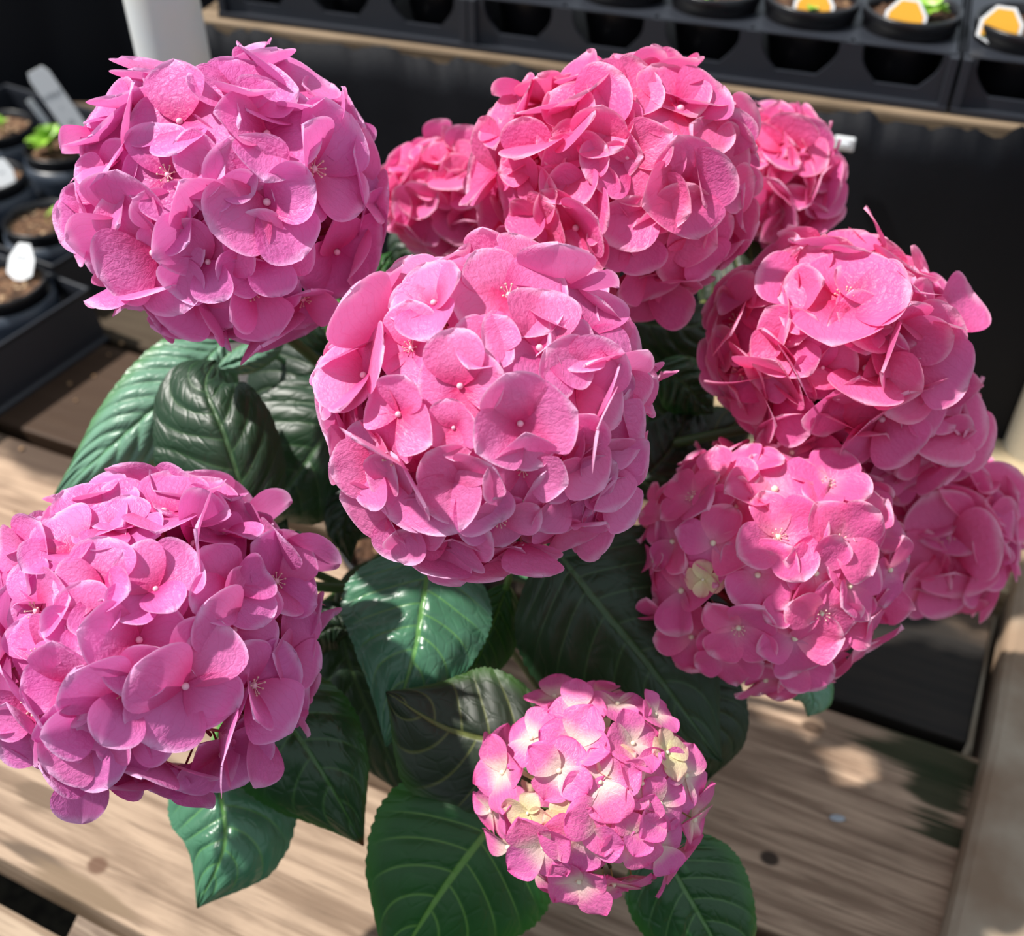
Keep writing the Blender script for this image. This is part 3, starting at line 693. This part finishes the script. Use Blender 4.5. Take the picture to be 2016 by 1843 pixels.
# side rail at the right, standing a little proud
zr = .022
a = on(1820, 1990, zr); b = on(2290, 2050, zr); c = on(2330, 1150, zr); d = on(2012, 1010, zr)
rail_pts = [(2030, 1000), (1992, 1180), (1950, 1440), (1858, 1843), (1815, 2000)]
mb = MB(); left = [on(x, y, zr) for x, y in rail_pts]; right = [p + Vector((.17, 0, 0)) for p in left]
n = len(left); vs = []
for p in left + right: vs.append(p - BO)
for p in left + right: vs.append(p - BO - Vector((0, 0, .075)))
fs = []
for i in range(n - 1):
    fs += [(i + 1, n + i + 1, n + i, i), (2 * n + i, 3 * n + i, 3 * n + i + 1, 2 * n + i + 1), (i, 2 * n + i, 2 * n + i + 1, i + 1), (n + i + 1, 3 * n + i + 1, 3 * n + i, n + i)]
fs += [(0, n, 3 * n, 2 * n), (n - 1, 3 * n - 1, 4 * n - 1, 2 * n - 1)]
fs[-1] = (n - 1, 2 * n + n - 1, 4 * n - 1, 2 * n - 1)
mb.add(vs, fs)
rail = mb.build('side_rail', simple('rail_wood', (.26, .18, .12), .75, .3, .5, 60, mix=(.40, .33, .25), mscale=11), bench, False, bevel=.008)
rail['label'] = 'grey and brown weathered side rail at the right edge'
# legs of the bench (they carry it, below the boards)
mb = MB()
for (x, y) in ((-.75, .95), (.62, .95), (-.75, .40), (.62, .36)):
    q = MB(); q.box((x - BO.x, y - BO.y, -.40 - BO.z), (.07, .07, .72)); q.build('leg', rail.data.materials[0], bench)
tag(link('ground', [(-6, -4, -.76), (6, -4, -.76), (6, 6, -.76), (-6, 6, -.76)], [(0, 1, 2, 3)],
         simple('shade_black_gravel', (.0012, .0012, .0012), 1.0, .02, .6, 60, mix=(.003, .003, .0025), mscale=60), smooth=False), kind='structure')  # ground colour blackened to paint in the shade below the bench

# ------------------------------------------------------------------ the back bench
ZB = .300
L0 = at_dist(400, 42, 1.13); R0 = at_dist(1930, 252, .93)
ZB = (L0.z + R0.z) / 2
L0 = on(400, 44, ZB); R0 = on(1930, 250, ZB)
ex = (R0 - L0).normalized(); ey = Vector((0, 0, 1)).cross(ex); BM = Matrix((ex, ey, Vector((0, 0, 1)))).transposed().to_4x4()
BM.translation = L0
def bx_of(px, py, z):                       # pixel -> back-bench coordinates on height z
    return BM.inverted() @ on(px, py, z)
bb = empty('back_bench', L0); bb.matrix_world = BM
tag(bb, 'raised wooden bench behind the hydrangea carrying a row of black trays', 'bench')
X1 = (R0 - L0).length
q = MB(); q.box((X1 / 2 + .045, .318, -.020), (X1 + .13, .62, .040)); q.build('bench_top', wood_mat('wood_backbench', (.13, .09, .055), (.26, .19, .125), [], seed=31), bb, bevel=.003)
for x in (.02, X1 + .06):
    for y in (.06, .56):
        q = MB(); q.box((x, y, -.04 - (ZB + .72) / 2), (.06, .06, ZB + .72)); q.build('leg', rail.data.materials[0], bb)

def hanging(name, x0, x1, ztop, zbot, y, label, frame, seed, amp=.012, ragged=.012, tilt=0.0):
    n, m = 150, 26; vs = []; fs = []
    for i in range(n + 1):
        x = x0 + (x1 - x0) * i / n
        rg = ragged * (noise.noise(Vector((x * 22, seed, 0))) + .7 * noise.noise(Vector((x * 55, seed, 3))) + .4 * noise.noise(Vector((x * 120, seed, 7))))
        for j in range(m + 1):
            t = j / m; z = (ztop + rg) * (1 - t) + zbot * t
            f = amp * (noise.noise(Vector((x * 5 + t * 2.0, t * 1.2, seed))) * 1.6 + .5 * math.sin(x * 30 + 3 * noise.noise(Vector((x * 3, t * 2, seed + 5)))) * (.3 + t))
            yy = y - abs(f) * (0.25 + min(1, t * 3)) + tilt * t
            if j == 0: yy += .004
            vs.append((x, yy, z))
    for i in range(n):
        for j in range(m):
            k = i * (m + 1) + j; fs.append((k, k + 1, k + m + 2, k + m + 1))
    o = link(name, vs, fs, M['cloth']); o.matrix_world = frame
    s = o.modifiers.new('thick', 'SOLIDIFY'); s.thickness = .0012; s.offset = 1
    return tag(o, label, 'cloth')
hanging('ground_cloth', -.03, X1 + .11, -.002, -ZB - .55, -.008, 'black woven cloth with a ragged top edge hanging from the back bench', BM, 2.0)
# darker screen behind the post at the far left
ZS = Matrix.Translation(on(400, 44, ZB) + Vector((-.02, .62, 0)))
hanging('ground_cloth', -1.3, .10, .75, -.85, .0, 'black cloth hanging behind the white post at the far left', ZS, 9.0, amp=.010)
mb = MB(); p = BM.inverted() @ on(1675, 232, ZB - .02); mb.box((p.x, -.026, p.z - .0), (.018, .006, .012)); mb.box((p.x, -.030, p.z), (.010, .004, .006))
o = mb.build('cloth_clip', M['white'], None, bevel=.0015); o.matrix_world = BM; tag(o, 'small white clip on the black cloth of the back bench', 'clip')

# ------------------------------------------------------------------ trays, pots, tags, seedlings
def pot(name, loc, r, h, label, group=None, dark=False, frame=None, soil=True, seed=1):
    e = tag(empty(name, loc), label, 'pot', group)
    mb = MB(); pot_mesh(mb, r, h, .72, 40); mb.build('pot_wall', M['pot'], e, True)
    vs, fs = soil_disc(r * .93, h - .010, .0028, seed); link('soil', vs, fs, M['soildark' if dark else 'soil'], e)
    return e
def plant_tag(base, lean, w, h, panel, label, parent=None, yaw=0.0, shape='hex', text=None):
    """flat tag pushed into soil; base world point, lean (radians backwards), yaw about Z"""
    t = .0008
    if shape == 'hex': poly = [(-w * .16, -h * .2), (w * .16, -h * .2), (w * .5, 0), (w * .5, h * .52), (w * .22, h), (-w * .22, h), (-w * .5, h * .52), (-w * .5, 0)]
    else:
        poly = [(-w / 2 * .8, -h * .25), (w / 2 * .8, -h * .25), (w / 2, 0), (w / 2, h * .93), (w * .36, h), (-w * .36, h), (-w / 2, h * .93), (-w / 2, 0)]
    e = tag(empty('plant_tag', base), label, 'plant tag')
    R = Matrix.Rotation(yaw, 4, 'Z') @ Matrix.Rotation(lean, 4, 'X')
    e.matrix_world = Matrix.Translation(base) @ R
    mb = MB(); mb.prism(poly, -t / 2, t / 2, 1); mb.build('tag_blade', M['tagwhite'], e, bevel=.0003)
    if panel:
        q = MB(); pp = [(x * .82, z * .86 + h * .05) for x, z in poly if z >= 0]; q.prism(pp, -t / 2 - .0004, -t / 2 - .0001, 1); q.build('printed_panel', M['tagorange'], e)
        q = MB(); q.prism([(-w * .38, -h * .02), (w * .38, -h * .02), (w * .40, h * .05), (-w * .40, h * .05)], -t / 2 - .0006, -t / 2 - .0003, 1); q.build('green_band', M['stem'], e)
    for (s, sz, x, z) in (text or ()):
        fc = bpy.data.curves.new('lettering', 'FONT'); fc.body = s; fc.size = sz; fc.align_x = 'CENTER'; fc.extrude = .00008
        tmp = bpy.data.objects.new('lettering', fc); C.objects.link(tmp); dg = bpy.context.evaluated_depsgraph_get()
        me = bpy.data.meshes.new_from_object(tmp.evaluated_get(dg)); bpy.data.objects.remove(tmp)
        fo = bpy.data.objects.new('printed_lettering', me); C.objects.link(fo); me.materials.clear(); me.materials.append(M['tagprint']); fo.parent = e
        fo.rotation_euler = (PI / 2, 0, 0); fo.location = (x, -t / 2 - .0002, z)
    return e
def seedling(base, n, size, label, seed, kind='round', spread=1.0):
    rs = random.Random(seed); e = tag(empty('seedling', base), label, 'seedling')
    for k in range(n):
        a = k * 2.4 + rs.uniform(-.3, .3); el = rs.uniform(.35, 1.2); L = size * rs.uniform(.7, 1.15)
        d = Vector((math.cos(a) * math.cos(el) * spread, math.sin(a) * math.cos(el) * spread, math.sin(el))).normalized()
        s = d.cross(Vector((0, 0, 1))).normalized(); nn = s.cross(d)
        vs = []; fs = []; NU = 8
        b0 = Vector((0, 0, .002 + size * .12 * rs.random() * 3))
        for i in range(NU + 1):
            u = i / NU; w = L * .34 * math.sin(PI * (u * .9 + .08)) ** .8 * (1.25 if kind == 'round' else .5)
            for j in range(5):
                v = -1 + j / 2
                vs.append(b0 + d * L * (.2 + u * .9) + s * w * v + nn * (abs(v) * w * .35 + L * .06 * math.sin(6 * u + 3 * v) - L * .25 * u * u))
        for i in range(NU):
            for j in range(4): q = i * 5 + j; fs.append((q, q + 1, q + 6, q + 5))
        m = MB(); m.tube([(0, 0, -.004), b0 + d * L * .1, b0 + d * L * .25], .0008, 6)
        kk = len(vs); vs += m.v; fs += [tuple(kk + q for q in f) for f in m.f]
        link('leaf', vs, fs, M['seedling'], e)
    return e

# trays on the back bench: 3 of them, with U-shaped openings in their front walls
TY = .027; PR = .0425; PH = .060; TH = .0485
def solve_x(px, y=TY, z=0.0):
    """bench x of the point (x, y, z) that projects at pixel column px"""
    lo, hi = -3.0, 4.0
    for _ in range(50):
        md = (lo + hi) / 2; w = BM @ Vector((md, y, z)); r = w - CAM
        if r.dot(RIGHT) / r.dot(FWD) * F + W / 2 < px: lo = md
        else: hi = md
    return (lo + hi) / 2
def back_tray(px0, px1, pots_x, label):
    x0, x1 = px0, px1
    e = tag(empty('seed_tray', (0, 0, 0)), label, 'tray', 'seed trays on the back bench')
    e.matrix_world = BM @ Matrix.Translation(((x0 + x1) / 2, TY, 0)); w = x1 - x0; hw = w / 2
    lx = [p - (x0 + x1) / 2 for p in pots_x if x0 - .03 < p < x1 + .03]
    for side, yy in (('front', 0.0), ('back', .26)):
        mb = MB(); xs = [-hw]
        # bottom band
        mb.box((0, yy, .008), (w, .004, .016)); mb.box((0, yy - .004 if side == 'front' else yy + .004, .003), (w, .012, .005))
        edges = [-hw]
        cuts = [(max(-hw + .006, c - PR * .80), min(hw - .006, c + PR * .80)) for c in lx if -hw < c < hw]
        prev = -hw
        for (a, b) in cuts + [(hw, hw)]:
            if a > prev:
                # web between openings, widening at the foot with a curved fillet
                n = 6; poly = [(prev, TH)] ; 
                fl = [(prev + (.020 * (1 - math.cos(k / n * PI / 2)) if prev > -hw else 0) * -1, 0) for k in range(1)]
                lo = [(prev - (0 if prev <= -hw + .001 else .016 * (1 - math.sin(PI / 2 * k / n))), .016 + .016 * k / n * 1.6) for k in range(n + 1)]
                hi = [(a + (0 if a >= hw - .001 else .016 * (1 - math.sin(PI / 2 * k / n))), .016 + .016 * k / n * 1.6) for k in range(n + 1)]
                poly = lo[::-1] + hi[0:] if False else [*lo[::-1], *hi, (a, TH), (prev, TH)]
                poly = [(prev, TH)] + lo[::-1] + hi + [(a, TH)]
                mb.prism(poly[::-1], yy - .002, yy + .002, 1)
            prev = b
        mb.build('tray_wall', M['tray'], e)
    for s in (-1, 1):
        mb = MB(); mb.box((s * (hw - .002), .13, TH / 2), (.004, .262, TH)); mb.box((s * (hw - .004), -.003, TH / 2), (.008, .010, TH))
        mb.build('tray_end', M['tray'], e, bevel=.001)
    mb = MB(); mb.box((0, .13, .003), (w - .004, .26, .003)); 
    mb.build('tray_floor', M['plastic'], e)
    # deck with round pot holes: webs between neighbouring holes
    mb = MB(); mids = [-hw] + [(lx[i] + lx[i + 1]) / 2 for i in range(len(lx) - 1)] + [hw]
    for row in range(1):
        for i, c in enumerate(lx):
            cy = .055 + row * .10; n = 40; inner = []; outer = []
            a0, a1 = mids[i], mids[i + 1]; b0_, b1_ = (0.0, .262)
            for k in range(n):
                an = 2 * PI * k / n; dx, dy = math.cos(an), math.sin(an)
                inner.append((c + dx * PR * .98, cy + dy * PR * .98, TH))
                tx = ((a1 - c) / dx if dx > 0 else (a0 - c) / dx) if abs(dx) > 1e-6 else 1e9
                ty = ((b1_ - cy) / dy if dy > 0 else (b0_ - cy) / dy) if abs(dy) > 1e-6 else 1e9
                t = min(tx, ty); outer.append((c + dx * t, cy + dy * t, TH))
            mb.add(inner + outer, [(k, n + k, n + (k + 1) % n, (k + 1) % n) for k in range(n)])
    o = mb.build('tray_deck', M['tray'], e); o.modifiers.new('s', 'SOLIDIFY').thickness = .0012
    return e
zr_ = PH - .004
def rimx(px): return solve_x(px, TY + .055, PH)
PX = [660, 790, 925, 1062, 1236, 1415, 1598, 1808, 2030]
POTX = [.672 + .088 * (i - 7) for i in range(3)] + [.682 + .088 * (i - 7) for i in range(3, 8)] + [.778]
bt = [back_tray(.008, .281, POTX[:3], 'black seed tray left of centre on the back bench, cut off by the frame'),
      back_tray(.2815, .7285, POTX[3:8], 'long black seed tray on the back bench holding the pots with orange tags'),
      back_tray(.7315, .868, POTX[8:], 'black seed tray at the right end of the back bench')]
lab = {3: 'black pot in the back tray, its rim out of view, near the tray joint', 4: 'black pot in the back tray, second from the tray joint', 5: 'black pot with sprigs of green at its rim, left of the orange tagged pots',
       6: 'black pot with the leftmost orange tag', 7: 'black pot holding an orange tag and a bright green seedling', 8: 'black pot in the right-hand back tray, cut by the picture edge',
       0: 'black pot in the back tray, left of the tray joint, first of three', 1: 'black pot in the back tray, left of the tray joint, middle of three', 2: 'black pot in the back tray, directly left of the tray joint'}
for i, x in enumerate(POTX):
    w = BM @ Vector((x, TY + .055, .0056)); pot('nursery_pot', w, PR, PH, lab[i], 'pots in the back trays', dark=True, seed=i)
    if i in (6, 7, 8):
        b = BM @ Vector((x + (.004 if i != 7 else -.005), TY + .055 - .034, PH - .004))
        if i == 8: b = BM @ Vector((x - .022, TY + .055 - .028, PH - .004))
        plant_tag(b, -.35, .036, .026, True, {6: 'orange tag with white border, leftmost of the three on the back bench', 7: 'orange tag in front of the green seedling on the back bench', 8: 'orange tag at the right picture edge'}[i], yaw=math.atan2(ex.y, ex.x) + (-.12))
    if i in (5, 7):
        seedling(BM @ Vector((x + (.012 if i == 7 else 0), TY + .055 + (.0 if i == 7 else -.022), PH - .006)), 8, .020 if i == 7 else .012,
                 {5: 'low green seedling at the front rim of a back-bench pot', 7: 'bright green seedling behind an orange tag'}[i], 40 + i)
    if i == 6:
        seedling(BM @ Vector((x + .004, TY + .016 + .002, PH + .0)), 5, .007, 'tiny dark green sprig under the leftmost orange tag', 51)

# tray on the main bench at the left
TO = on(190, 668, 0.0); TX = on(-20, 812, 0.0)
tex = (TX - TO).normalized(); tey = Vector((0, 0, 1)).cross(tex)
if tey.x > 0: tey = -tey
TM = Matrix((tey.cross(Vector((0, 0, 1))), tey, Vector((0, 0, 1)))).transposed().to_4x4()
TM = Matrix((tex, tey, tex.cross(tey))).transposed().to_4x4(); 
if TM[2][2] < 0: TM = Matrix((tex, tey, Vector((0, 0, 1)))).transposed().to_4x4()
TM.translation = TO
ZP = .088
lp = [(0, 553, .047), (82, 428, .043), (120, 285, .046), (-8, 245, .046), (-24, 346, .043)]
lpw = [on(x, y, ZP) for x, y, r in lp]
def left_tray(s0, s1, t0, t1, h, label, pots):
    e = tag(empty('seed_tray', TO + tex * s0 + tey * t0), label, 'tray')
    lev = [(0, 0), (0, .004), (.003, .006), (.003, .018), (.006, h * .9), (.004, h), (.008, h), (.009, h * .9), (.006, .005)]
    vs = []; fs = []
    for ins, z in lev:
        for a, b in ((s0 + ins, t0 + ins), (s1 - ins, t0 + ins), (s1 - ins, t1 - ins), (s0 + ins, t1 - ins)):
            p = tex * (a - s0) + tey * (b - t0); vs.append((p.x, p.y, z))
    for i in range(len(lev) - 1):
        for k in range(4): fs.append((i * 4 + k, (i + 1) * 4 + k, (i + 1) * 4 + (k + 1) % 4, i * 4 + (k + 1) % 4))
    fs.append(tuple((len(lev) - 1) * 4 + k for k in range(4)))
    o = link('tray_wall', vs, fs, M['tray'], e, smooth=False); bm = o.modifiers.new('b', 'BEVEL'); bm.width = .0012; bm.segments = 2
    for k in pots:
        mb = MB(); r = lp[k][2]; c = lpw[k] - (TO + tex * s0 + tey * t0); n = 40; vs = []
        pr = ((r * 1.0, .066), (r * 1.015, .072), (r * 1.07, .073), (r * 1.11, .058), (r * 1.12, .040))
        for (rr, z) in pr:
            for q in range(n): vs.append((c.x + rr * math.cos(2 * PI * q / n), c.y + rr * math.sin(2 * PI * q / n), z))
        mb.add(vs, [(i * n + q, i * n + (q + 1) % n, (i + 1) * n + (q + 1) % n, (i + 1) * n + q) for i in range(len(pr) - 1) for q in range(n)])
        mb.build('pot_collar', M['collar'], e, True)
    return e
M['collar'] = simple('grey_tray_plastic', (.035, .046, .066), .35, .5)
left_tray(-.008, .46, -.014, .34, .070, 'black seed tray at the left, holding the nearest white-tagged pot', [0])
left_tray(-.34, -.010, .055, .50, .070, 'black seed tray at the left behind the nearer one, holding the bright seedling', [1, 2, 3, 4])
a = Vector((-1.4, 1.12, 0)); board('board', Vector((-1.5, 1.20, 0)), Vector((-.36, 1.20, 0)), Vector((-.36, 1.68, 0)), Vector((-1.5, 1.68, 0)), -.003, .03, wood_mat('wood_far', (.06, .04, .025), (.13, .09, .06), [], seed=41), label='dark board under the far left tray')
llab = ['black pot of crumbly brown soil with a white oval-ended tag, at the left edge', 'black pot of brown soil with one small green leaf, above the tagged pot',
        'black pot holding a bright yellow-green seedling', 'black pot of pale soil at the left edge, above the others', 'black pot at the left picture edge with a white tag blade']
for k, w in enumerate(lpw):
    pot('nursery_pot', Vector((w.x, w.y, .006)), lp[k][2], ZP - .006, llab[k], 'pots in the left tray', seed=20 + k)
    # crumbs on the soil
seedling(on(100, 292, ZP - .004), 16, .026, 'bright yellow-green seedling beside the long white tag', 61, spread=1.1)
seedling(on(92, 432, ZP - .006), 1, .016, 'single small green leaf lying on the soil, left tray', 63)
seedling(on(5, 258, ZP - .008), 2, .014, 'faint yellow-green sprout in the uppermost pot at the left edge', 64)
plant_tag(on(150, 300, ZP - .006), -.12, .030, .125, False, 'long white tag with printed lettering leaning beside the bright seedling', yaw=-.1, shape='bar',
          text=[('YYRAY', .0092, 0, .088), ('1', .007, 0, .072), ('III', .009, 0, .052)])
e = bpy.data.objects[[o.name for o in bpy.data.objects if o.name.startswith('plant_tag')][-1]]
e.matrix_world = Matrix.Translation(on(196, 318, ZP)) @ Matrix.Rotation(-.44, 4, 'Y') @ Matrix.Rotation(-.10, 4, 'X')
t2 = plant_tag(on(38, 540, ZP - .004), -.75, .031, .034, False, 'white hexagonal tag in the nearest left pot', yaw=-.25, shape='hex', text=[('PRISMA', .0050, 0, .016), ('2', .004, 0, .006)])
t3 = plant_tag(on(10, 362, ZP - .004), -.6, .026, .030, False, 'white tag blade at the left picture edge', yaw=.35, shape='hex', text=[('IIII', .004, 0, .012)])
t4 = plant_tag(on(72, 200, ZP + .002), -.2, .010, .030, False, 'thin grey tag standing behind the long white tag', yaw=0, shape='bar')
t4.matrix_world = Matrix.Translation(on(86, 235, ZP)) @ Matrix.Rotation(-.42, 4, 'Y')

# ------------------------------------------------------------------ posts
pb = on(328, 70, .60); mb = MB(); mb.lathe([(0, 0), (.030, 0), (.030, 2.3), (0, 2.3)], 48)
pc = at_dist(327, 40, .93); o = mb.build('support_post', M['pipe'], None, True); o.location = (pc.x, pc.y, -.76); tag(o, 'round white painted post behind the upper left mophead', 'post')
mb = MB(); mb.lathe([(0, 0), (.024, 0), (.024, 1.9), (0, 1.9)], 48)
pc = on(2024, 884, 0); o = mb.build('support_post', M['white'], None, True); o.location = (pc.x, pc.y, .0005); tag(o, 'white post standing on the cream board at the right edge', 'post')

# ------------------------------------------------------------------ crumbs on the boards
rs = random.Random(5)
for (x, y, r) in ((158, 706, 5), (138, 758, 6), (240, 678, 6), (100, 680, 5), (43, 886, 6), (70, 678, 5), (54, 748, 7), (186, 742, 4), (215, 700, 4), (120, 720, 4), (150, 790, 4), (30, 1010, 4)):
    p = on(x, y); rr = r * p.y / F * .9
    mb = MB(); mb.sphere((0, 0, rr * .7), rr, 9, 6, sq=.7)
    for v in mb.v: v += Vector((1, 1, 1)) * noise.noise(v * 900 + Vector((x, y, 0))) * rr * .35
    o = mb.build('soil_crumb', M['crumb'], None, True); o.location = (p.x, p.y, .0002); tag(o, 'small brown crumb of potting mix scattered on the dark boards at the left', 'crumb', 'crumbs on the boards')
p = on(1648, 1612); mb = MB(); mb.sphere((0, 0, .0006), .006, 14, 6, sq=.10)
for v in mb.v: v.y *= .5
o = mb.build('paint_fleck', simple('pale_fleck', (.42, .46, .50), .5, .4), None, True); o.location = (p.x, p.y, .0004); o.rotation_euler = (0, 0, -.1); tag(o, 'pale bluish fleck on the board at the lower right', 'fleck')
